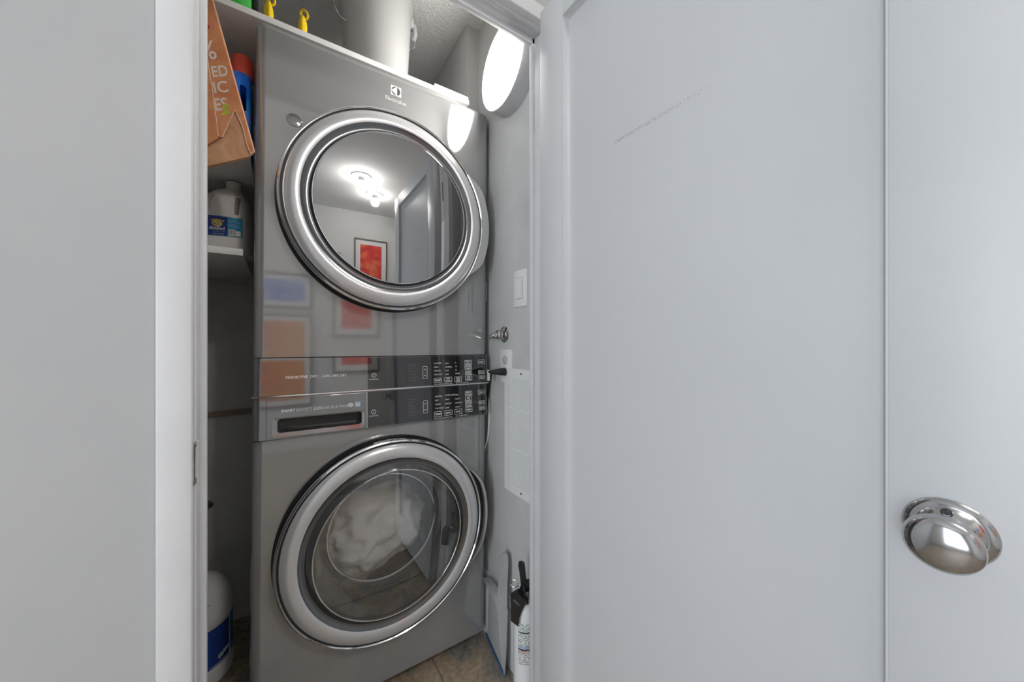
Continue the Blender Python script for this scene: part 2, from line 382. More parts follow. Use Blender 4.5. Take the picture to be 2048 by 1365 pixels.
def sticking(y0, y1, z0, z1):      # sloped moulding round the panel, mitred
    bm = bmesh.new(); wd, dp = .007, .0180
    prof = [(0, -.0004), (.0022, -.0004), (.0032, .006), (.0050, .0140), (wd, dp)]
    rings = []
    for (o_, d_) in prof:
        rings.append([bm.verts.new((DX0 + d_ - DX1, y - DY1, z - .012)) for (y, z) in ((y0 + o_, z0 + o_), (y1 - o_, z0 + o_), (y1 - o_, z1 - o_), (y0 + o_, z1 - o_))])
    for P_, Q in zip(rings, rings[1:]):
        for k in range(4): bm.faces.new((P_[k], P_[(k + 1) % 4], Q[(k + 1) % 4], Q[k]))
    return bm
obj('panel_moulding', sticking(PY0 - .001, PY1 + .001, PB - .001, PT + .001), M_DOOR, dr, smooth=20)
kn = bpy.data.objects.new('door_knob', None); COL.objects.link(kn); kn.parent = dr; kn.location = (DX0 - DX1, .0525 - DY1, A(-.192) - .012)
bm = lathe([(0, .001), (.0315, .001), (.0318, -.002), (.030, -.0045), (.027, -.006), (.0255, -.0065), (.022, -.012), (.0150, -.0155), (.0135, -.016)], (0, 0, 0), 'x', 64); obj('rosette', bm, M_NICKEL, kn)
bm = lathe([(.0125, -.014), (.0115, -.020), (.0120, -.026), (.017, -.0305), (.0232, -.034), (.0256, -.0375), (.0262, -.041), (.0254, -.045), (.0226, -.0482), (.017, -.0505), (.0085, -.0518), (0, -.0522)], (0, 0, 0), 'x', 64); obj('knob', bm, M_NICKEL, kn)
e_ = Matrix.Rotation(0, 4, 'X')
bm = lathe([(.0042, -.0120), (.0042, -.0136), (.0030, -.0136), (.0030, -.0128), (0, -.0128)], (0, .0, .0215), 'x', 20); obj('pin_hole', bm, M_GUN, kn)
bm = lathe([(.0022, -.0126), (.0022, -.0134), (0, -.0134)], (0, .0, .0215), 'x', 12); obj('pin', bm, M_GUN, kn)
for hz in (.25, 1.0, 1.70):
    bm = lathe([(0, 0), (.006, 0), (.006, .09), (0, .09)], (JR - DX1 + .002, .738 - DY1 + .0, hz), 'z', 12); obj('hinge', bm, M_NICKEL, dr)
# baseboard in the closet
b_ = bmesh.new(); prof = [(0, 0), (-.014, 0), (-.014, .180), (-.010, .188), (-.012, .196), (-.012, .206), (-.006, .216), (-.004, .224), (0, .227)]
prism(prof, lambda a, b, t: (XR + a, t, b), WF1, YB, b_); struct(obj('baseboard_right', b_, M_TRIM, smooth=40), 'tall white baseboard with a stepped cap')

# ------------------------------------------------------------------ washer and dryer
MX, MY, MZ, TILT = .2793, 1.13, .041, .008
ZJ = .910
def place(o, z):
    o.location = (MX + math.sin(TILT) * z, MY, MZ + math.cos(TILT) * z); o.rotation_euler = (0, TILT, 0)
HW = .350
def rrect(x0, x1, z0, z1, r, n=6):
    pts = []
    for cx, cz, a in ((x1 - r, z1 - r, 0), (x0 + r, z1 - r, 90), (x0 + r, z0 + r, 180), (x1 - r, z0 + r, 270)):
        for k in range(n + 1):
            t = R(a + 90 * k / n); pts.append((cx + r * math.cos(t), cz + r * math.sin(t)))
    return pts
def body_block(z0, z1, depth=.60, r=.024, rt=.0, y0=0.):
    """box with rounded front vertical edges and, with rt, a rounded top"""
    def plan(o):
        q = max(r - o, .001); hw = HW - o; yf = y0 + o; n = 8; p = []
        for k in range(n + 1):
            t = R(180 + 90 * k / n); p.append((-hw + q + q * math.cos(t), yf + q + q * math.sin(t)))
        for k in range(n + 1):
            t = R(270 + 90 * k / n); p.append((hw - q + q * math.cos(t), yf + q + q * math.sin(t)))
        return p + [(hw, depth - o), (-hw, depth - o)]
    lv = [(z0, 0.), (z1 - rt, 0.)] + [(z1 - rt + rt * math.sin(R(90 * k / 6)), rt - rt * math.cos(R(90 * k / 6))) for k in range(1, 7)] if rt else [(z0, 0.), (z1, 0.)]
    bm = bmesh.new(); rings = [[bm.verts.new((a, b, z)) for a, b in plan(o)] for z, o in lv]
    n = len(rings[0])
    for P_, Q in zip(rings, rings[1:]):
        for k in range(n): bm.faces.new((P_[k], P_[(k + 1) % n], Q[(k + 1) % n], Q[k]))
    bm.faces.new(rings[0][::-1]); bm.faces.new(rings[-1])
    return bm
def ring_frame(x0, x1, z0, z1, wd, r, y, th=.0004):
    """thin printed rounded-rectangle outline"""
    bm = bmesh.new(); O = rrect(x0, x1, z0, z1, r, 4); I = rrect(x0 + wd, x1 - wd, z0 + wd, z1 - wd, max(r - wd, .0004), 4)
    a = [bm.verts.new((p[0], y, p[1])) for p in O]; b = [bm.verts.new((p[0], y, p[1])) for p in I]; n = len(a)
    for i in range(n): bm.faces.new((a[i], a[(i + 1) % n], b[(i + 1) % n], b[i]))
    r_ = bmesh.ops.extrude_face_region(bm, geom=bm.faces[:])
    for v in r_['geom']:
        if isinstance(v, bmesh.types.BMVert): v.co.y += th
    return bm
FR = (R(90), 0, 0)

def door(root, zc, glass, kind):
    c = (0, 0, zc)
    d = bpy.data.objects.new('door', None); COL.objects.link(d); d.parent = root; d.location = c
    o = (0, 0, 0)
    obj('bezel', lathe([(.306, .002), (.306, -.004), (.296, -.004), (.296, -.042), (.270, -.042)], o, 'y', 128), M_RUBBER, d)
    obj('chrome_rim', lathe([(.2965, -.034), (.3005, -.036), (.3020, -.041), (.3005, -.0465), (.2970, -.0485), (.2945, -.046), (.2945, -.040)], o, 'y', 128), M_CHROME, d)
    obj('groove', lathe([(.2945, -.0445), (.2900, -.0430), (.2885, -.046)], o, 'y', 128), M_RUBBER, d)
    if kind == 'dryer':
        obj('silver_ring', lathe([(.2895, -.044), (.2885, -.0475), (.284, -.0525), (.274, -.0575), (.264, -.0600), (.256, -.0600), (.250, -.0580)], o, 'y', 128), M_SILVER, d)
        obj('inner_bezel', lathe([(.2502, -.0582), (.244, -.0540), (.236, -.0500), (.2290, -.0510), (.2235, -.0590)], o, 'y', 128), M_GUN, d)
        obj('glass_rim', lathe([(.2240, -.0575), (.2232, -.0605), (.2215, -.0610), (.2205, -.0595)], o, 'y', 128), M_CHROME, d)
        pr = [(.2206 * math.sin(k / 14 * PI / 2), -.0595 - .0062 * (1 - math.sin(k / 14 * PI / 2) ** 2)) for k in range(14, -1, -1)]
        obj('glass', lathe(pr, o, 'y', 128), glass, d, smooth=60)
    else:
        obj('silver_ring', lathe([(.2895, -.044), (.2885, -.0475), (.284, -.0525), (.273, -.0570), (.262, -.0585), (.254, -.0575), (.248, -.0545)], o, 'y', 128), M_SILVER, d)
        obj('inner_bezel', lathe([(.2482, -.0547), (.241, -.0500), (.232, -.0490), (.222, -.0580), (.2165, -.0650)], o, 'y', 128), M_GUN, d)
        obj('glass_rim', lathe([(.2168, -.0645), (.2150, -.0665), (.2128, -.0660), (.2122, -.0640)], o, 'y', 128), M_CHROME, d)
        pr = [(.2125 * math.sin(k / 14 * PI / 2), -.0642 - .010 * (1 - math.sin(k / 14 * PI / 2) ** 2)) for k in range(14, -1, -1)]
        obj('glass', lathe(pr, o, 'y', 128), glass, d, smooth=60)
        obj('glass_bowl', lathe([(.2122, -.050), (.206, -.020), (.190, .030), (.172, .055), (.170, .062), (.168, .055), (.165, .055)], o, 'y', 96), M_GUN, d)
        obj('bowl_rim', lathe([(.172, .050), (.170, .046), (.167, .046), (.166, .052)], o, 'y', 96), M_CHROME, d)
    # grip on the side of the door
    def crescent(r0, hgt, a0, a1, y0, y1, n=40, edge=.22, inner=None):
        bm = bmesh.new(); rows = []
        for i in range(n + 1):
            u = i / n; a = R(a0 + (a1 - a0) * u)
            k = min(1., min(u, 1 - u) / edge); k = k * k * (3 - 2 * k)
            ri = r0 if inner is None else r0 + inner * k
            ro = max(r0 + hgt * k, ri + .0012)
            rows.append([bm.verts.new((r * math.cos(a), y, r * math.sin(a))) for r, y in ((ri, y0), (ri, y1), (ro - .004 * k, y1), (ro, y1 + (y0 - y1) * .35), (ro, y0))])
        for P_, Q in zip(rows, rows[1:]):
            for k in range(5): bm.faces.new((P_[k], P_[(k + 1) % 5], Q[(k + 1) % 5], Q[k]))
        bm.faces.new(rows[0]); bm.faces.new(rows[-1][::-1]); return bm
    if kind == 'dryer':
        obj('grip', crescent(.2985, .031, -37, 39, -.018, -.047), M_GRIP, d)
    else:
        obj('grip_recess', crescent(.2985, .020, -33, 36, -.012, -.034), M_RUBBER, d)
        obj('grip', crescent(.2985, .034, -40, 40, -.012, -.046, inner=.021, edge=.30), M_GRIP, d)
    return d
M_GRIP = mat('pale_silver_grip', (.62, .63, .62), .28, metal=.75)

def drawing(root, rows, y, dz):
    pass

# ---- washer
wa = thing('washing_machine', 'dark metallic front-load washer on the floor under the dryer', 'washing machine'); place(wa, 0)
cab = obj('cabinet', body_block(.0, .795), M_BODY, wa)
cut = obj('cut', lathe([(0, -.2), (.245, -.2), (.245, .40), (0, .40)], (0, 0, .457), 'y', 96), None); cut.parent = wa
bpy.context.view_layer.update(); boolean(cab, cut); flatten_normals(cab)
for fx in (-.29, .29):
    for fy in (.06, .54):
        obj('foot', lathe([(0, -.0412), (.022, -.0412), (.024, -.030), (.014, -.026), (.010, -.012), (.010, .004), (0, .004)], (fx, fy, fx * .008), 'z', 24), M_RUBBER, wa)
obj('drum', lathe([(.245, .001), (.232, .012), (.225, .06), (.240, .075), (.240, .385), (.0, .390)], (0, 0, .457), 'y', 96), M_STEEL, wa)
door(wa, .457, M_WGLASS, 'washer')
bm = bmesh.new()          # sticker on the rim of the door seat
n = 12; rows = []
for i in range(n + 1):
    a = R(100 - 19 * i / n); rows.append([bm.verts.new((r * math.cos(a), y, .457 + r * math.sin(a))) for r, y in ((.2968, -.010), (.2968, -.031))])
for P_, Q in zip(rows, rows[1:]): bm.faces.new((P_[0], P_[1], Q[1], Q[0]))
obj('warning_sticker', bm, M_WHITEP, wa)
for i, s_ in enumerate('REMOVE ALL ITEMS FROM POCKETS'.split()):
    a = R(98 - 3.6 * i); r = .2972
    t = text(s_, .0062, (r * math.cos(a), -.023, .457 + r * math.sin(a)), (0, PI / 2 - a, 0), M_INK, wa, 'sticker_print', sx=.8)
# washer fascia
bm = body_block(.797, .9075, depth=.60, r=.018, y0=-.009)
fas = obj('fascia', bm, M_PANEL, wa)
hx0, hx1, hz0, hz1 = -.3000, -.0790, .800, .853
cut = obj('cut', prism(rrect(-.298, -.0815, .8035, .850, .010), lambda a, b, t: (a, t, b), -.05, .035), None); cut.parent = wa
bpy.context.view_layer.update(); boolean(fas, cut); flatten_normals(fas)
box('base_lip', (-HW + .002, HW - .002, -.0095, .05, .7945, .7985), M_GUN, wa, bev=.001)
# drawer front plate with pull recess
dw = box('detergent_drawer', (-.3185, -.0715, -.0125, -.0088, .7995, .9045), M_PANEL, wa, bev=.0012)
cut = obj('cut', prism(rrect(-.306, -.0795, .8035, .852, .009), lambda a, b, t: (a, t, b), -.05, .02), None); cut.parent = wa
bpy.context.view_layer.update(); boolean(dw, cut); flatten_normals(dw)
bm = bmesh.new(); O = rrect(-.3065, -.0790, .8020, .8525, .009, 5); I = rrect(-.2945, -.0850, .8130, .8495, .008, 5); B_ = rrect(-.270, -.0900, .8180, .8480, .008, 5)
va = [bm.verts.new((p[0], -.0135, p[1])) for p in O]; vb = [bm.verts.new((p[0], -.0120, p[1])) for p in I]; vc = [bm.verts.new((p[0], .024, p[1])) for p in B_]; k = len(va)
for i in range(k):
    bm.faces.new((va[i], va[(i + 1) % k], vb[(i + 1) % k], vb[i])); bm.faces.new((vb[i], vb[(i + 1) % k], vc[(i + 1) % k], vc[i]))
obj('drawer_pull', bm, mat('pull_metal', (.34, .34, .345), .14, metal=.9), dw)
box('pull_back', (-.300, -.080, .0235, .0275, .806, .850), M_RUBBER, dw)
box('drawer_seam', (-.0712, -.0698, -.0120, -.0085, .799, .9055), M_CHROME, wa)
def glass_fascia(root, z0, z1, parent_name='control_glass'):
    g_ = box(parent_name, (-.0690, HW - .014, -.0120, -.0085, z0, z1), M_BLACK, root, bev=.0008); flatten_normals(g_)
    return g_
g1_ = glass_fascia(wa, .7995, .9055)
# ---- dryer
dy = thing('clothes_dryer', 'dark metallic clothes dryer stacked on top of the washer', 'dryer'); place(dy, ZJ)
flatten_normals(obj('cabinet', body_block(.1035, .997, rt=.022), M_BODY, dy))
door(dy, 1.456 - ZJ, M_DGLASS, 'dryer')
bm = body_block(.0025, .1015, r=.018, y0=-.009); flatten_normals(obj('fascia', bm, M_PANEL, dy))
box('bright_strip', (-HW - .001, HW, -.0110, .0, -.0020, .0022), M_STRIP, dy, bev=.0008)
box('stack_spacer', (-HW + .004, HW - .004, .0005, .58, -.0023, .0030), M_GUN, dy)
g2_ = glass_fascia(dy, .0045, .1005)
bm = lathe([(.0, -.0015), (.006, -.003), (.012, -.0015), (.017, -.0012), (.019, .0005)], (-.262, 0, 1.664 - ZJ), 'y', 32); obj('front_disc', bm, M_PANEL, dy)  # small sticker-like disc on the dryer front, not a lamp cover
boxes('side_trim', [(HW - .0005, HW + .0012, .012, .016, .30, .37)], M_SILVER, dy)
# printing
YP = -.0122
def pt(root, s_, x, z, size, m_=M_PRINT, align='LEFT', sx=1., y=YP, bold=0., name='lettering'):
    return text(s_, size, (x, y, z), FR, m_, root, name, align, sx=sx, bold=bold)
def btn(root, x0, x1, z0, z1, lines, small=False):
    obj('button_outline', ring_frame(x0, x1, z0, z1, .0011, .002, YP - .0002), M_PRINT, root, smooth=0)
    h = (z1 - z0); n = len(lines)
    for i, s_ in enumerate(lines):
        sz = min(.0092, h * (.62 if n == 1 else .42)); zc = (z0 + z1) / 2 + ((n - 1) / 2 - i) * sz * 1.0 - sz * .36
        wdt = len(s_) * sz * .60; pt(root, s_, (x0 + x1) / 2, zc, sz, align='CENTER', sx=min(1., (x1 - x0 - .005) / wdt), bold=.00012)
def arrows(root, x0, x1, z0, z1):
    obj('button_outline', ring_frame(x0, x1, z0, z1, .0011, .003, YP - .0002), M_PRINT, root, smooth=0)
    cx = (x0 + x1) / 2; zm = (z0 + z1) / 2
    bm = bmesh.new()
    for z, sg in ((zm + .010, 1), (zm - .010, -1)):
        for q in (-1, 1):
            prism([(cx, z + sg * .0032), (cx + q * .0036, z - sg * .0026), (cx + q * .0022, z - sg * .0026), (cx, z + sg * .0010)], lambda a, b, t: (a, t, b), YP - .0003, YP + .0001, bm)
    bx(bm, cx - .003, cx + .003, YP - .0003, YP + .0001, zm - .0003, zm + .0003)
    obj('arrow_mark', bm, M_PRINT, root, smooth=0)
def panel_print(root, dz, btns, cols, scr, arr):
    for (x0, x1, z0, z1, ls) in btns: btn(root, x0, x1, z0 - dz, z1 - dz, ls)
    for (x, ztop, step, words, sz) in cols:
        for i, s_ in enumerate(words): pt(root, s_, x, ztop - i * step - dz - .003, sz, sx=.9)
    arrows(root, arr[0], arr[1], arr[2] - dz, arr[3] - dz)
    box('display', (scr[0], scr[1], -.0124, -.0115, scr[2] - dz, scr[3] - dz), M_SCREEN, root)
    for i, s_ in enumerate(('NORMAL', 'BULKY', 'WHITES', 'COLORS', 'DELICATES', 'TOWELS')):
        pt(root, s_, scr[0] + .006, scr[3] - dz - .014 - i * .0098, .0062, M_PRINTD, y=-.0127)
panel_print(dy, ZJ, [(.1379, .1645, .9215, .9372, ['TEMP']), (.1752, .2027, .9215, .9383, ['DRY', 'LEVEL']), (.2119, .2384, .9212, .9383, ['ADD', 'TIME']),
    (.2514, .2789, .9786, .9944, ['PERFECT', 'STEAM']), (.2514, .279, .9608, .9768, ['EXTENDED', 'TUMBLE']), (.2530, .2792, .9412, .9573, ['REVERSE', 'TUMBLE']), (.2530, .2793, .9225, .9385, ['LESS', 'NOISE']),
    (.3048, .3316, .9798, .9950, ['MIX']), (.3051, .3319, .9433, .9562, ['DELAY']), (.3065, .332, .9257, .9372, ['SAVE'])],
    [(.1390, .9868, .0124, ['SANITIZE', 'HIGH', 'MEDIUM', 'DELICATE'], .0068), (.1784, .9858, .0124, ['MAX', 'NORMAL', 'WET', 'LESS'], .0068), (.2150, .9872, .0124, ['5', '15', '30', 'TIMED'], .0068)],
    (.0458, .0937, .921, .9941), (.1000, .1155, .9368, .9781))
panel_print(wa, 0, [(.1397, .1664, .8069, .8250, ['TEMP']), (.1772, .2045, .8083, .8258, ['SPIN']), (.2128, .2405, .8083, .8262, ['SOIL']),
    (.2541, .2815, .8675, .8851, ['PERFECT', 'STEAM']), (.2543, .2799, .8482, .8650, ['PRE', 'SOAK']), (.2544, .2801, .8299, .8465, ['EXTRA', 'RINSE']), (.2546, .2812, .812, .8285, ['FRESH']),
    (.3067, .3325, .8695, .8854, ['MIX']), (.308, .3327, .834, .8471, ['DELAY']), (.3082, .3329, .8145, .8272, ['SAVE'])],
    [(.1437, .8756, .0132, ['SANITIZE', 'HOT', 'WARM', 'TAP COLD'], .0068), (.1793, .8769, .0140, ['EXTRA HIGH', 'HIGH', 'MEDIUM', 'LOW'], .0068), (.2161, .8757, .0138, ['MAX', 'HEAVY', 'NORMAL', 'LIGHT'], .0068)],
    (.0466, .0963, .808, .8839), (.1026, .1178, .8238, .8648))
for root, dz, z in ((dy, ZJ, .9150), (wa, 0, .8005)):
    pt(root, 'HOLD 3 SEC FOR CONTROL LOCK', .139, z - dz, .0042); pt(root, 'PRESS TO ADD OPTIONS', .217, z - dz + .0005, .0042)
for root, z, w_ in ((dy, .9555 - ZJ, M_PRINTD), (wa, .8445, M_PRINT)):
    bm = lathe([(.0068, YP - .0002), (.0068, YP + .0002), (.0056, YP + .0002), (.0056, YP - .0002)], (-.0517, 0, z), 'y', 32, closed=True); bx(bm, -.0522, -.0512, YP - .0002, YP + .0002, z - .003, z + .003); obj('power_mark', bm, M_PRINT, root)
    pt(root, 'ON/CANCEL', -.0517, z - .0135, .0048, align='CENTER')
pt(dy, 'PREDICTIVE', -.2772, .9560 - ZJ, .0098, sx=1.0, bold=.0002, y=-.0094); pt(dy, 'DRY', -.2200, .9560 - ZJ, .0098, y=-.0094); pt(dy, '|', -.1995, .9560 - ZJ, .0098, y=-.0094); pt(dy, 'LUX', -.1915, .9560 - ZJ, .0098, bold=.0002, y=-.0094); pt(dy, 'CARE DRY', -.1728, .9560 - ZJ, .0098, y=-.0094)
yd = -.0129
pt(wa, 'SMART', -.2866, .8665, .0105, bold=.00022, y=yd); pt(wa, 'BOOST', -.2520, .8665, .0105, y=yd); pt(wa, '|', -.2180, .8665, .0105, y=yd); pt(wa, 'LUX', -.2110, .8665, .0105, bold=.00022, y=yd); pt(wa, 'CARE PLUS WASH', -.1918, .8665, .0105, sx=.82, y=yd)
bm = lathe([(.0075, yd), (.0075, yd - .0003), (0, yd - .0003)], (0, 0, 0), 'y', 24); o_ = obj('badge', bm, M_PRINT, wa, loc=(-.1160, 0, .8710)); o_.scale = (1, 1, .75); pt(wa, 'EC', -.1160, .8687, .006, M_INK, 'CENTER', y=yd - .0006)
bm = bmesh.new(); bx(bm, -.1040, -.0890, yd - .0003, yd, .8645, .8795); obj('badge', bm, mat('badge_blue', (.35, .50, .62), .4), wa)
bm = bmesh.new(); bx(bm, -.1020, -.0910, yd - .0006, yd - .0003, .8665, .8690); bx(bm, -.1020, -.0910, yd - .0006, yd - .0003, .8715, .8740); obj('badge_print', bm, M_PRINT, wa)
# emblem and brand on the dryer front
ye = -.0006; ex, ez = .0100, 1.853 - ZJ
bm = bmesh.new(); prism(rrect(ex - .0165, ex + .0165, ez - .0155, ez + .0155, .0006, 1), lambda a, b, t: (a, t, b), ye, .001, bm); emb = obj('emblem', bm, M_PRINT, dy, smooth=0)
def circ_seg(a0, a1, rr=.0132, n=14):
    return [(ex + rr * math.cos(R(a0 + (a1 - a0) * i / n)), ez + rr * math.sin(R(a0 + (a1 - a0) * i / n))) for i in range(n + 1)]
bm = bmesh.new()
for a0, a1 in ((-72, 72), (86, 176), (188, 276)): prism(circ_seg(a0, a1), lambda a, b, t: (a, t, b), ye - .0003, ye + .0002, bm)
obj('emblem_petals', bm, M_GUN, emb, smooth=0)
pt(dy, 'Electrolux', ex, 1.8170 - ZJ, .0165, align='CENTER', y=-.0006, bold=.0003, sx=.98)

# the two fascias lean back a little
TB = .065
for root, zc in ((wa, .852), (dy, .0525)):
    for o_ in list(root.children):
        nm = o_.name.split('.')[0]
        if nm not in ('fascia', 'detergent_drawer', 'drawer_seam', 'control_glass', 'display', 'button_outline', 'arrow_mark', 'power_mark', 'lettering', 'badge', 'badge_print'): continue
        if nm == 'lettering' and root is dy and o_.location.z > .2: continue
        if nm == 'lettering':
            o_.location.y += TB * (o_.location.z - zc); o_.rotation_euler.x -= TB
        else:
            for q in [o_] + list(o_.children):
                for v in q.data.vertices:
                    if v.co.y < .05: v.co.y += TB * (v.co.z + o_.location.z - zc)

# laundry behind the washer window
bm = bmesh.new(); bmesh.ops.create_icosphere(bm, subdivisions=5, radius=1.)
from mathutils import noise as mn
for v in bm.verts:
    p = v.co.copy()
    d = 1 + .22 * mn.fractal(p * 1.6 + Vector((3, 1, 7)), 1., 2.1, 4) - .20 * abs(mn.noise(p * 2.4 + Vector((9, 2, 1)))) - .08 * abs(mn.noise(p * 6.))
    v.co = Vector((p.x * .185 * d, p.y * .12 * d, p.z * .165 * d))
lo = obj('laundry', bm, M_CLOTH, None, smooth=180, loc=(MX - .005, MY + .185, MZ + .457 - .040)); tag(lo, 'pale crumpled laundry inside the washer drum behind the door glass', 'laundry')

# ------------------------------------------------------------------ shelves and what they carry
tsh = box('shelf', (XL, .5765, 1.16, YB, A(.868), A(.885)), M_MEL, bev=.001); tag(tsh, 'long white shelf just above the dryer', 'shelf')
lip = box('shelf_board', (.445, .574, 1.162, 1.45, A(.8845), A(.8965)), M_MEL, bev=.001); tag(lip, 'short white board lying on the long shelf by the wall corner', 'board')
bsh = box('shelf', (XL, -.071, 1.185, YB, A(.500), A(.515)), M_MEL, bev=.001); tag(bsh, 'narrow shelf beside the dryer under the paper bag', 'shelf')
jsh = box('shelf', (XL, -.090, 1.250, YB, A(.242), A(.261)), M_MEL, bev=.001); tag(jsh, 'narrow white shelf under the plastic water jug', 'shelf')

# bucket
bk = thing('bucket', 'pale grey plastic bucket with a wire bail on the long shelf', 'bucket', (.2795, 1.285, A(.885)))
bm = lathe([(0, 0), (.098, 0), (.1015, .004), (.1175, .296), (.1225, .298), (.1225, .306), (.114, .306), (.099, .010), (0, .010)], (0, 0, 0), 'z', 64); obj('pail', bm, M_BUCKET, bk)
for sx_ in (-1, 1):
    box('bail_ear', (sx_ * .1215 - .007, sx_ * .1215 + .007, -.014, .014, (.268), (.300)), M_GREYP, bk, bev=.003)
obj('bail', tube(spline([(-.102, -.046, .150), (-.119, -.030, .170), (-.131, -.014, .205), (-.132, 0, .250), (-.1235, 0, .285)]), .0022, 8), M_CHROME, bk)
obj('bail', tube(spline([(.102, -.046, .150), (.119, -.030, .170), (.131, -.014, .205), (.132, 0, .250), (.1235, 0, .285)]), .0022, 8), M_CHROME, bk)
obj('grip', tube([(.130, -.010, .226), (.134, -.006, .250), (.133, .0, .285)], [.007, .0085, .0080], 14), M_GREYP, bk)

# yellow loop-topped pieces
def yellow(x, y, label, tilt):
    o = thing('loop_peg', label, 'peg', (x, y, A(.885)), (0, 0, tilt), 'yellow loop pegs on the long shelf')
    bm = lathe([(0, 0), (.0068, 0), (.0088, .012), (.0092, .022), (.0082, .034), (.0056, .044), (.0046, .050), (0, .051)], (0, 0, 0), 'z', 20)
    for v in bm.verts:
        a = math.atan2(v.co.y, v.co.x); k = 1 + .10 * math.cos(4 * a); v.co.x *= k; v.co.y *= k
    obj('body', bm, M_YEL, o, smooth=70)
    bm = bmesh.new(); c_ = Vector((.003, 0, .0555))
    ring = [(c_ + Matrix.Rotation(R(-58), 3, 'X') @ Matrix.Rotation(R(25), 3, 'Y') @ Vector((.0092 * math.cos(t), .0092 * math.sin(t), 0))) for t in [2 * PI * k / 28 for k in range(29)]]
    obj('loop', tube(ring, .0026, 10), M_YEL, o)
    o.scale = (1.2, 1.2, 1.08)
    return o
yellow(-.0290, 1.178, 'yellow loop-topped peg standing closest to the green bottle', .2)
yellow(.0520, 1.178, 'yellow loop-topped peg between its twin and the grey bucket', -.3)
# green bottle
gb = thing('cleaner_bottle', 'bright green bottle with a black side on the long shelf', 'bottle', (-.1000, 1.200, A(.885)))
bm = bmesh.new(); bx(bm, -.055, .036, -.026, .026, 0, .150, bev=.010, seg=3); obj('body', bm, M_GREEN, gb)
bm = lathe([(.020, .148), (.018, .168), (.021, .170), (.021, .205), (0, .207)], (-.008, 0, 0), 'z', 32); obj('cap', bm, M_RUBBER, gb)
box('side_band', (.0365, .0460, -.0262, .0262, 0, .148), M_RUBBER, gb, bev=.003)

# paper bag
ya = R(25); BAX = Vector((math.cos(ya), -math.sin(ya), 0)); BN = Vector((-math.sin(ya), -math.cos(ya), 0))
pb = thing('paper_bag', 'printed brown paper shopping bag leaning off the narrow shelf', 'paper bag', (-.055, 1.05, A(.455)))
def bp(a, h, t): v = BAX * a + (BN * t if t >= 0 else Vector((-.35, .94, 0)) * -t); return (v.x, v.y, h - .455)
back = [(.0025, .4565), (-.0052, .4475), (-.1036, .4149), (-.1900, .386), (-.2850, .800), (-.0980, .852)]
bm = prism(back, bp, 0, -.030)
for v in bm.verts: pass
obj('body', bm, M_BAG, pb, smooth=20)
# gusset: narrow side strip a little proud of the front
obj('gusset', prism([(.0032, .4570), (-.0060, .4585), (-.0215, .5150), (-.1060, .853), (-.0975, .8525)], bp, .0016, .0001), M_BAG, pb, smooth=20)
front = [(-.1015, .7096), (-.0844, .5807), (-.0726, .4864), (-.0662, .4858), (-.0391, .5529), (-.0228, .5148), (-.0140, .4733), (-.0052, .4500), (.0015, .4575), (-.0195, .5400), (-.0990, .851), (-.1500, .838), (-.1350, .7096)]
def dense(poly, step=.006):
    out = []
    for (a, b), (c_, d_) in zip(poly, poly[1:] + poly[:1]):
        n = max(1, int(math.hypot(c_ - a, d_ - b) / step))
        for i in range(n): out.append((a + (c_ - a) * i / n, b + (d_ - b) * i / n))
    return out
f_ = obj('printed_ply', prism(dense(front), bp, .0040, .0018), M_BAGF, pb, smooth=20)
flap = [(-.1015, .7096), (-.0844, .5807), (-.0726, .4864), (-.0740, .4810), (-.1015, .4600), (-.1700, .420), (-.2100, .70)]
obj('side_flap', prism(dense(flap), bp, .0068, .0046), M_BAGF, pb, smooth=20)
def edge_line(pts, t, rad=.0011, jit=.0007):
    q = []
    for (a, b), (c_, d_) in zip(pts, pts[1:]):
        n = max(2, int(math.hypot(c_ - a, d_ - b) / .006))
        for i in range(n): q.append((a + (c_ - a) * i / n + random.uniform(-jit, jit), b + (d_ - b) * i / n))
    q.append(pts[-1]); return tube([bp(a, b, t) for a, b in q], rad, 6)
obj('torn_edge', edge_line([(-.1015, .7096), (-.0844, .5807), (-.0726, .4864), (-.0680, .4850)], .0066), M_EDGE, pb)
obj('torn_edge', edge_line([(-.0665, .4856), (-.0391, .5529), (-.0228, .5148), (-.0140, .4733), (-.0052, .4500), (.0010, .4570)], .0040), M_EDGE, pb)
obj('fold_edge', edge_line([(.0025, .4565), (-.0195, .5410), (-.0985, .852)], .0012, .0008, .0002), M_EDGE, pb)
lean = R(-13)
def bagtext(s_, a, h, size, m_, t=.0043, sx=1.):
    rot = Matrix((BAX, Vector((0, 0, 1)), -BN * -1)).transposed()   # columns: right, up, towards viewer
    rm = rot @ Matrix.Rotation(R(11), 3, 'Z')
    o = text(s_, size, bp(a, h, t), rm.to_euler(), m_, pb, 'bag_print', sx=sx, bold=.0004); return o
bagtext('%', -.1110, .664, .062, M_EDGEW if False else mat('pale_print', (.86, .80, .74), .7), sx=.85)
PP = MATS['pale_print']
bagtext('ED', -.0880, .6260, .036, PP, sx=.82); bagtext('IC', -.0850, .5880, .038, PP, sx=.95); bagtext('ES', -.0825, .5465, .041, PP, sx=.80); bagtext('S', -.1095, .735, .040, M_REDINK)
lm = [(-.107 + .0115 * math.cos(t), .566 + .030 * math.sin(t)) for t in [2 * PI * k / 24 for k in range(24)]]
obj('fruit_print', prism(lm, bp, .0073, .0066), M_LIME, pb, smooth=0)
obj('fruit_print', prism([(-.069, .536), (-.048, .542), (-.055, .550), (-.052, .562), (-.062, .566), (-.066, .556), (-.062, .547)], bp, .0050, .0038), M_LIME, pb, smooth=0)

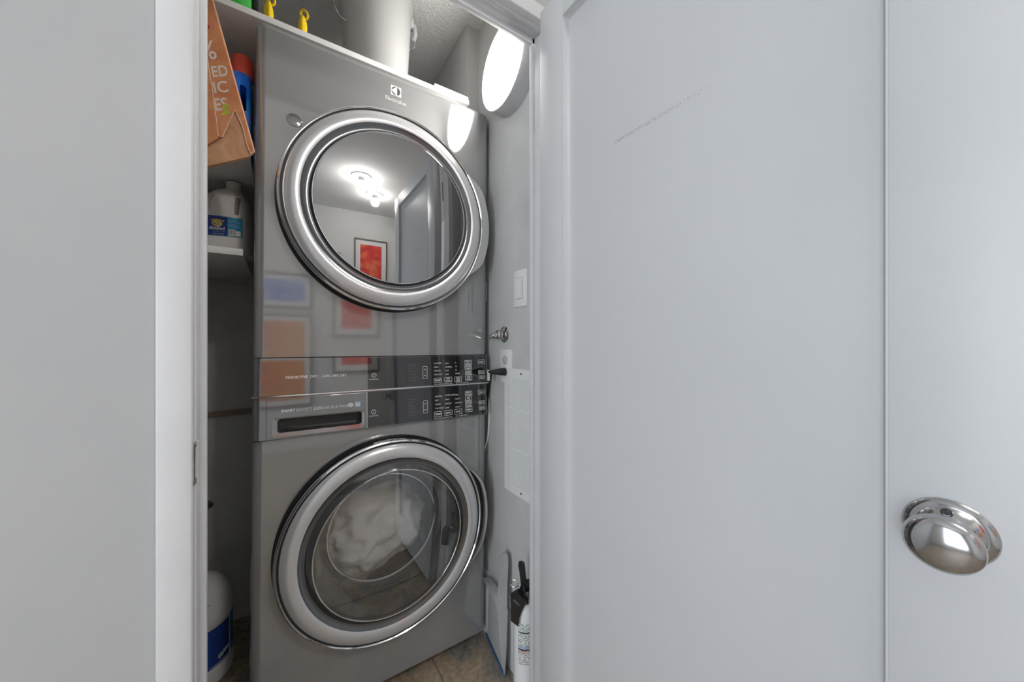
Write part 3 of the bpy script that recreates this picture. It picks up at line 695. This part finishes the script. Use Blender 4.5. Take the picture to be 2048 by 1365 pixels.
# detergent jug with red cap
dt = thing('detergent_bottle', 'blue laundry detergent bottle with a red cap behind the paper bag', 'bottle', (-.1180, 1.250, A(.515)))
def loft(levels, n=48, bm=None, closed_ends=True):
    """levels: (z, hx, hy, exponent, ox, oy)"""
    bm = bm or bmesh.new(); rings = []
    for z, hx, hy, e, ox, oy in levels:
        ring = []
        for k in range(n):
            t = 2 * PI * k / n; ct, st = math.cos(t), math.sin(t)
            ring.append(bm.verts.new((ox + hx * math.copysign(abs(ct) ** (2 / e), ct), oy + hy * math.copysign(abs(st) ** (2 / e), st), z)))
        rings.append(ring)
    for P_, Q in zip(rings, rings[1:]):
        for k in range(n): bm.faces.new((P_[k], P_[(k + 1) % n], Q[(k + 1) % n], Q[k]))
    if closed_ends: bm.faces.new(rings[0][::-1]); bm.faces.new(rings[-1])
    return bm
body = obj('body', loft([(0, .046, .075, 5, 0, 0), (.006, .050, .080, 4.5, 0, 0), (.145, .050, .080, 4, 0, 0), (.180, .048, .072, 3.4, .002, 0), (.208, .040, .056, 3, .010, 0), (.223, .030, .040, 2.4, .020, 0), (.233, .024, .026, 2, .027, 0)]), M_BLUE, dt)
cut = obj('cut', prism(rrect(.026, .040, .100, .172, .0069, 6), lambda a, b, t: (a, t, b), -.2, .2), None); cut.parent = dt
bpy.context.view_layer.update(); boolean(body, cut)
bm = lathe([(.0245, .226), (.0270, .229), (.0265, .268), (.0240, .283), (.018, .289), (0, .291)], (.027, 0, 0), 'z', 40)
obj('cap', bm, M_RED, dt)

# water jug
jg = thing('water_jug', 'milky plastic gallon jug with a blue distilled water label', 'jug', (-.1360, 1.400, A(.261)), (0, 0, R(-14)))
JLV = [(0, .050, .050, 5, 0, 0), (.006, .0555, .0555, 5, 0, 0), (.030, .0575, .0575, 5, 0, 0), (.125, .0575, .0575, 5, 0, 0), (.150, .0565, .0565, 4, 0, 0), (.178, .050, .050, 3, 0, 0), (.198, .036, .036, 2.4, .003, 0), (.208, .021, .021, 2, .010, 0), (.214, .018, .018, 2, .012, 0), (.220, .018, .018, 2, .012, 0)]
jb = obj('body', loft(JLV, 64), M_JUG, jg, smooth=60)
cut = obj('cut', prism(rrect(.0325, .0440, .118, .176, .0055, 6), lambda a, b, t: (a, t, b), -.2, .2), None); cut.parent = jg
bpy.context.view_layer.update(); boolean(jb, cut)
obj('handle_groove', tube(spline([(-.020, -.0545, .178), (-.030, -.0578, .150), (-.026, -.0580, .125), (0, -.058, .112), (.026, -.058, .110), (.046, -.056, .104)]), .0022, 8), M_JUG, jg)
bm = lathe([(.0180, .212), (.0195, .214), (.0195, .217), (.0178, .219), (.0192, .221), (.0192, .232), (.0180, .234), (.0150, .234), (.015, .215)], (.012, 0, 0), 'z', 36); obj('neck', bm, M_JUG, jg)
def jug_label(x0, x1, m_): return box('label', (x0, x1, -.0592, -.0575, .052, .110), m_, jg)
jug_label(-.030, .0170, M_NAVY)
box('label', (.0172, .0540, -.0590, -.0572, .052, .108), M_TEAL, jg)
FRL = (R(90), 0, 0)
text('distilled', .0140, (-.0275, -.0595, .0690), FRL, M_WHITEP, jg, 'label_print', sx=.88, bold=.0003)
text('drinking water', .0052, (-.0180, -.0595, .0625), FRL, mat('pale_blue_print', (.35, .45, .6), .5), jg, 'label_print')
text('1 GAL (3.78 L)', .0050, (-.0220, -.0595, .0555), FRL, M_WHITEP, jg, 'label_print')
obj('label_banner', prism([(-.024, .098), (-.008, .101), (.010, .097), (.008, .093), (-.008, .096), (-.022, .094)], lambda a, b, t: (a, t, b), -.0597, -.0588), mat('gold_print', (.75, .50, .08), .5), jg, smooth=0)
obj('label_picture', prism([(-.022 + .0135 + .0135 * math.cos(t), .0870 + .0085 * math.sin(t)) for t in [2 * PI * k / 20 for k in range(20)]], lambda a, b, t: (a, t, b), -.0596, -.0588), art('label_scene', [(.3, (.10, .30, .08)), (.5, (.75, .6, .25)), (.7, (.85, .8, .7))], 90), jg, smooth=0)
box('barcode_patch', (.0190, .0370, -.0594, -.0588, .0535, .0730), M_WHITEP, jg); box('barcode_patch', (.0385, .0500, -.0594, -.0588, .0535, .0690), M_WHITEP, jg)
boxes('barcode', [(.0200 + k * .0021, .0200 + k * .0021 + (.0006 if k % 3 else .0012), -.0597, -.0590, .0560, .0715) for k in range(8)], M_INK, jg)
boxes('label_lines', [(.0195, .0500 - (k % 3) * .004, -.0593, -.0588, .0800 + k * .0042, .0810 + k * .0042) for k in range(6)], mat('pale_blue_print'), jg)

# bottle on the floor by the back wall
fb = thing('softener_bottle', 'round white bottle with a dark blue label on the closet floor', 'bottle', (-.2400, 1.535, .0))
fb.scale = (1, 1, 1.09)
bm = lathe([(0, 0), (.096, 0), (.1025, .004), (.104, .012), (.104, .045), (.1005, .050), (.1005, .172), (.104, .178), (.1045, .192), (.101, .222), (.091, .252), (.068, .280), (.034, .298), (.026, .302), (.026, .318), (0, .318)], (0, 0, 0), 'z', 72); obj('body', bm, M_WHITEP, fb)
bm = lathe([(.1015, .054), (.1015, .168)], (0, 0, 0), 'z', 40, a0=R(-150), a1=R(-22)); obj('label', bm, M_NAVY, fb)
bm = lathe([(.1012, .052), (.1012, .170)], (0, 0, 0), 'z', 10, a0=R(-17), a1=R(8)); obj('label', bm, M_TEAL, fb)
bm = lathe([(.030, .300), (.032, .302), (.031, .345), (0, .347)], (0, 0, 0), 'z', 36); obj('cap', bm, M_NAVY, fb)
sq = [(R(-46 + 22 * k / 24), .074 + .010 * math.sin(k * 1.7) * (1 - k / 40) + k * .0004) for k in range(25)]
obj('label_mark', tube([(.1020 * math.cos(a), .1020 * math.sin(a), z) for a, z in sq], .0011, 6), M_WHITEP, fb)
sq = [(R(-60 + 46 * k / 24), .0585) for k in range(25)]
obj('label_mark', tube([(.1017 * math.cos(a), .1017 * math.sin(a), z) for a, z in sq], .0007, 6), M_WHITEP, fb)
obj('grip_ridge', tube(spline([(.020, -.086, .265), (.047, -.080, .240), (.068, -.072, .212), (.080, -.062, .200)]), .0028, 8), M_GREYP, fb)

# white plastic film hanging inside the latch stop
bm = bmesh.new(); rows = []
for i in range(30):
    z = .02 + .33 * i / 29; x = JL + .004 + .0085 * (1 - i / 29) + .0022 * math.sin(i * .9) + .0010 * math.sin(i * 2.3)
    rows.append([bm.verts.new((x - .06, .8135, z)), bm.verts.new((x - .003, .8125, z)), bm.verts.new((x, .8155, z)), bm.verts.new((x - .003, .819, z)), bm.verts.new((x - .06, .819, z))])
for P_, Q in zip(rows, rows[1:]):
    for k in range(5): bm.faces.new((P_[k], P_[(k + 1) % 5], Q[(k + 1) % 5], Q[k]))
bm.faces.new(rows[0]); bm.faces.new(rows[-1][::-1])
tag(obj('plastic_bag', bm, M_WHITEP, smooth=60), 'crumpled white plastic bag edge hanging inside the latch jamb', 'plastic bag')

# ------------------------------------------------------------------ right wall fittings
cl_ = thing('wall_lamp', 'round lit flush lamp on the closet side wall', 'lamp', (XR, .975, A(.900)))
bm = lathe([(.1335, 0), (.1335, -.050), (.1320, -.054), (.1285, -.055), (.1285, -.050), (0, -.050)], (0, 0, 0), 'x', 96); obj('housing', bm, M_GREYP, cl_)
bm = lathe([(.1283, -.0530), (.120, -.0560), (.06, -.0580), (0, -.0585)], (0, 0, 0), 'x', 96); obj('diffuser', bm, M_LIGHT, cl_)

sw = thing('light_switch', 'white rocker light switch above the valve on the side wall', 'light switch', (XR, .938, A(.172)))
bm = bmesh.new(); bx(bm, -.006, .001, -.037, .037, -.060, .060, bev=.002); obj('plate', bm, M_WHITEP, sw)
box('rocker_frame', (-.0075, -.005, -.0180, .0180, -.0350, .0350), M_GREYP, sw, bev=.0006)
bm = prism([(-.006, -.033), (-.0085, -.033), (-.0115, .002), (-.0085, .033), (-.006, .033)], lambda a, b, t: (a, t, b), -.0162, .0162); obj('rocker', bm, M_WHITEP, sw)

ol = thing('power_outlet', 'white duplex outlet with a black plug beside the dryer', 'outlet', (XR, 1.0280, A(-.0868)))
bm = bmesh.new(); bx(bm, -.005, .001, -.0365, .0365, -.0575, .0575, bev=.002); obj('plate', bm, M_WHITEP, ol)
for z in (.0200, -.0200):
    bm = lathe([(.0165, -.004), (.0165, -.0065), (.0155, -.007), (0, -.007), (0, -.004)], (0, .0, z), 'x', 32); s_ = obj('socket', bm, M_GREYP, ol)
    for d_ in [(-.009, -.0044, -.0075, -.0055, z - .001, z + .008), (-.009, -.0044, .0050, .0070, z - .001, z + .008), (-.009, -.0044, -.002, .002, z - .010, z - .006)]:
        ct_ = box('cut', d_, None, ol); bpy.context.view_layer.update(); boolean(s_, ct_)
pc = thing('plug_and_cable', 'black power cord plugged into the wall outlet by the dryer', 'power cord', (XR, 1.028, A(-.1068)))
bm = bmesh.new(); loft([(0, .013, .013, 3, 0, 0), (.016, .0125, .0125, 3, 0, 0), (.034, .0085, .0085, 2.4, 0, 0), (.050, .0055, .0055, 2, 0, 0)], 20, bm)
for v in bm.verts: v.co = Vector((-.006 - v.co.z, v.co.x + v.co.z * .35, v.co.y))
obj('plug', bm, M_RUBBER, pc)
obj('cord', tube(spline([(-.054, .016, 0), (-.048, .036, -.001), (-.034, .056, -.003), (-.018, .078, -.008), (-.0085, .100, -.03), (-.0085, .125, -.14)]), .0042, 10), M_RUBBER, pc)
bm = bmesh.new(); bx(bm, -.0420, -.0400, .046, .062, -.034, .004); o_ = obj('cord_tag', bm, M_WHITEP, pc)
vt = thing('vent_grille', 'white louvred vent grille low on the closet side wall', 'vent', (XR, .9310, A(-.301)))
VH, VW = .2095, .1005
boxes('frame', [(-.006, .001, VW - .026, VW, -VH, VH), (-.006, .001, -VW, -VW + .026, -VH, VH), (-.0060, .001, -VW + .0255, VW - .0255, VH - .033, VH), (-.0060, .001, -VW + .0255, VW - .0255, -VH, -VH + .031), (-.0054, .001, -VW + .0255, VW - .0255, .0690, .0800), (-.0054, .001, -VW + .0255, VW - .0255, -.0660, -.0550)], M_WHITEP, vt)
box('backing', (-.0012, .001, -VW + .004, VW - .004, -VH + .006, VH - .006), M_WHITEP, vt)
sl = None
for z0, z1 in ((.0795, VH - .0325), (-.0555, .0695), (-VH + .0305, -.0655)):
    slm = None
    for k in range(17):
        y = -VW + .0285 + k * .0090
        if slm is None:
            bm = prism([(-.0010, -.0014), (-.0058, -.0012), (-.0058, .0010), (-.0010, .0014)], lambda a, b, t: (a, b, t), z0, z1); o_ = obj('slat', bm, M_WHITEP, vt, smooth=0); slm = o_.data
        else:
            o_ = bpy.data.objects.new('slat', slm); COL.objects.link(o_); o_.parent = vt
        o_.location = (0, y, 0)
for z in (VH - .016, -VH + .015):
    bm = lathe([(.0036, -.005), (.0036, -.0066), (0, -.0072)], (0, .0, z), 'x', 14); obj('screw', bm, M_INK, vt)
# shut-off valve
vv = thing('water_valve', 'chrome shut-off valve sticking out of the wall above the outlet', 'valve', (XR, 1.0375, A(.0235)))
obj('escutcheon', lathe([(.029, 0), (.0285, -.003), (.022, -.007), (.011, -.010), (.011, -.004)], (0, 0, 0), 'x', 40), M_CHROME, vv)
obj('stem', tube([(-.004, 0, 0), (-.040, .004, -.002)], .0085, 16), M_CHROME, vv)
bm = bmesh.new(); bx(bm, -.034, -.014, -.014, .014, -.016, .014, bev=.006, seg=3); obj('body', bm, M_BRASS, vv)
obj('outlet_pipe', tube(spline([(-.024, .004, -.002), (-.030, .022, -.004), (-.030, .042, -.007), (-.026, .066, -.012)]), [.0135 - .0003 * k for k in range(25)], 16), M_CHROME, vv)
# patched screw anchor, drain hose, black clip
tag(obj('wall_anchor', lathe([(.010, 0), (.0105, -.0015), (.007, -.0020), (.006, -.0008), (.003, -.0008), (.0025, -.002), (0, -.002)], (XR, 1.0780, A(-.1504)), 'x', 20), M_GREYP), 'small round painted-over wall anchor below the outlet', 'wall anchor')
hz_ = spline([(.6505, 1.150, A(-.20)), (.6520, 1.146, A(-.24)), (.6510, 1.143, A(-.30)), (.6500, 1.150, A(-.36)), (.6490, 1.18, A(-.42)), (.6470, 1.24, A(-.5))])
tag(obj('drain_hose', tube(hz_, .0035, 10), M_WHITEP), 'thin white hose running down behind the washer edge', 'hose')

# ------------------------------------------------------------------ dustpan and extinguisher
dp = thing('dustpan', 'grey plastic dustpan with a blue lip standing against the side wall', 'dustpan', (0, 0, 0))
L0, L1 = Vector((.647, 1.168, .0)), Vector((.612, .968, .0)); ld = (L1 - L0).normalized(); nrm = Vector((ld.y, -ld.x, 0)).normalized()
if nrm.x > 0: nrm = -nrm
WP = (L1 - L0).length; upv = Vector((.02, .0, 1)).normalized()
def pp(u, v, t): p = L0 + ld * u + Vector((0, 0, 1.085)) * v + nrm * t + Vector((.030 * v / .25, .0, 0)) * (u / WP) * .6; return (p.x, p.y, p.z)
outl = [(0, 0), (0.0, .10), (.004, .165), (.016, .195), (.045, .214), (.140, .220), (.180, .214), (WP - .004, .190), (WP, .10), (WP, 0)]
obj('pan_back', prism(outl, pp, 0, .0022), M_PAN, dp, smooth=30)
def wallrib(path, depth):
    bm = bmesh.new(); rows = []
    for (u, v), d in zip(path, depth):
        rows.append([bm.verts.new(pp(u, v, 0)), bm.verts.new(pp(u, v, d)), bm.verts.new(pp(u + (.003 if u < WP / 2 else -.003), v - .003, d)), bm.verts.new(pp(u + (.003 if u < WP / 2 else -.003), v - .003, 0))])
    for P_, Q in zip(rows, rows[1:]):
        for k in range(4): bm.faces.new((P_[k], P_[(k + 1) % 4], Q[(k + 1) % 4], Q[k]))
    bm.faces.new(rows[0]); bm.faces.new(rows[-1][::-1]); return bm
path = [(0.0, .004), (0.0, .06), (0.0, .10), (.004, .165), (.016, .195), (.045, .214), (.140, .220), (.180, .214), (WP - .004, .190), (WP, .10), (WP, .06), (WP, .004)]
obj('pan_wall', wallrib(path, [.002, .006, .009, .014, .018, .024, .034, .036, .034, .026, .016, .003]), M_PAN, dp, smooth=50)
obj('lip', prism([(-.001, -.0), (-.001, .010), (WP + .001, .010), (WP + .001, 0)], pp, -.0008, .0032), M_BLUEEDGE, dp)
hn = [(a + .070, b) for a, b in [(.078, .205), (.084, .250), (.086, .300), (.087, .335), (.094, .352), (.104, .356), (.114, .352), (.120, .335), (.121, .300), (.122, .250), (.128, .205)]]
hd = obj('handle', prism(hn, pp, .004, .018), M_PAN, dp, smooth=40)
boolean(hd, obj('cut', prism([(.1670 + .0025 * math.cos(t), .331 + .0075 * math.sin(t)) for t in [2 * PI * k / 16 for k in range(16)]], pp, -.01, .04), None))

fe = thing('fire_extinguisher', 'small white fire extinguisher with a black bracket behind the hinge jamb', 'fire extinguisher', (.613, .857, .03))
obj('cylinder', lathe([(0, -.0295), (.030, -.0295), (.036, -.022), (.036, .268), (.034, .284), (.027, .299), (.016, .308), (.013, .310), (.013, .322), (0, .322)], (0, 0, 0), 'z', 48), M_EXT, fe)
ca = math.atan2(-.857, -.613)
obj('label', lathe([(.0364, .128), (.0364, .246)], (0, 0, 0), 'z', 20, a0=ca - R(34), a1=ca + R(52)), M_TAG, fe)
obj('label_line', lathe([(.0367, .2195), (.0367, .2225)], (0, 0, 0), 'z', 16, a0=ca - R(34), a1=ca + R(52)), M_INK, fe)
obj('label_line', lathe([(.0367, .1700), (.0367, .1730)], (0, 0, 0), 'z', 16, a0=ca - R(34), a1=ca + R(52)), M_INK, fe)
obj('neck', lathe([(.016, .306), (.0175, .308), (.0175, .326), (.012, .330), (.012, .338), (0, .338)], (0, 0, 0), 'z', 24), M_RUBBER, fe)
# direction across the view for the lever and bracket
vx = Vector((.813, -.582, 0)); vt_ = Vector((-.582, -.813, 0))
def ep(a, b, t): v = vx * a + vt_ * t; return (v.x, v.y, b)
obj('lever', prism([(-.012, .330), (-.015, .360), (-.018, .385), (-.021, .398), (-.018, .404), (-.010, .405), (-.002, .400), (.000, .385), (.002, .360), (.006, .338), (.004, .328)], ep, -.007, .009), M_RUBBER, fe, smooth=30)
obj('carry_handle', prism([(-.010, .322), (-.002, .346), (.016, .352), (.034, .350), (.034, .342), (.016, .342), (.008, .330)], ep, -.008, .010), M_RUBBER, fe, smooth=30)
obj('hose_nozzle', tube([ep(-.004, .336, .008), ep(.002, .318, .030), ep(.005, .306, .038)], [.007, .006, .0055], 14), M_RUBBER, fe)
ringp = [Vector(ep(-.034 + .013 * math.cos(t), .343 + .011 * math.sin(t), .004 + .004 * math.cos(t))) for t in [2 * PI * k / 24 for k in range(25)]]
obj('pull_ring', tube(ringp, .0013, 8), M_CHROME, fe)
obj('pull_pin', tube([ep(-.022, .342, .006), ep(.020, .341, .006)], .0018, 8), M_CHROME, fe)
obj('bracket', prism([(-.042, .326), (-.020, .340), (.004, .322), (-.010, .290), (-.018, .268), (-.020, .246), (-.042, .262)], ep, .020, .044), M_RUBBER, fe, smooth=25)
obj('bracket_ridge', prism([(-.036, .322), (-.031, .328), (-.014, .312), (-.018, .306)], ep, .043, .0465), M_GUN, fe)
obj('gauge', lathe([(.011, 0), (.011, -.004), (.009, -.005), (0, -.005)], (-.005, -.022, .322), 'y', 20), M_CHROME, fe)

# ------------------------------------------------------------------ the room behind the camera (seen in the glossy fronts)
def picture(x0, x1, z0, z1, mw, m_art, m_frame, label):
    t = thing('framed_picture', label, 'picture', ((x0 + x1) / 2, RY0, z0), group=None)
    w_, h_ = (x1 - x0) / 2, z1 - z0; fw = .018
    boxes('frame', [(-w_, w_, 0, .022, 0, fw), (-w_, w_, 0, .022, h_ - fw, h_), (-w_, -w_ + fw, 0, .022, fw, h_ - fw), (w_ - fw, w_, 0, .022, fw, h_ - fw)], m_frame, t)
    box('mount', (-w_ + fw, w_ - fw, -.001, .008, fw, h_ - fw), M_MATB, t)
    box('print', (-w_ + fw + mw, w_ - fw - mw, .006, .010, fw + mw, h_ - fw - mw), m_art, t)
picture(.46, .93, 1.15, 2.03, .065, M_ARTR, M_FRAME, 'red abstract picture in a dark frame on the pale wall')
picture(-.25, .27, .84, 1.37, .05, M_ARTO, M_FRAME, 'orange abstract picture in a dark frame hung low on the pale wall')
picture(-.25, .27, 1.43, 1.78, .05, M_ARTB, M_FRAME, 'blue and lilac picture in a dark frame above the orange one')
picture(-.80, -.33, 1.15, 1.75, .09, M_ARTD, M_FRAME, 'dark teal picture with a wide mount on the pale wall')
def ceiling_lamp(x, y, power, label):
    t = thing('ceiling_lamp', label, 'lamp', (x, y, RC), group='round ceiling lamps')
    obj('canopy', lathe([(0, 0), (.095, 0), (.093, -.012), (.060, -.018), (0, -.018)], (0, 0, 0), 'z', 48), M_WHITEP, t)
    obj('holder', lathe([(.030, -.016), (.030, -.060), (0, -.060)], (0, 0, 0), 'z', 32), M_GUN, t)
    obj('bulb', lathe([(.018, -.058), (.030, -.080), (.034, -.100), (.028, -.122), (.014, -.133), (0, -.135)], (0, 0, 0), 'z', 32), M_BULB, t)
    l = bpy.data.lights.new('bulb_light_offscreen', 'POINT'); l.energy = power; l.shadow_soft_size = .045; l.use_soft_falloff = False; l.color = (1., .965, .92)
    o = bpy.data.objects.new('bulb_light_offscreen', l); COL.objects.link(o); o.location = (x, y, RC - .100)
ceiling_lamp(.42, -.72, 12, 'round ceiling lamp with a bare bulb in front of the red picture')
ceiling_lamp(.62, -1.12, 10, 'round ceiling lamp with a bare bulb right by the red picture wall')
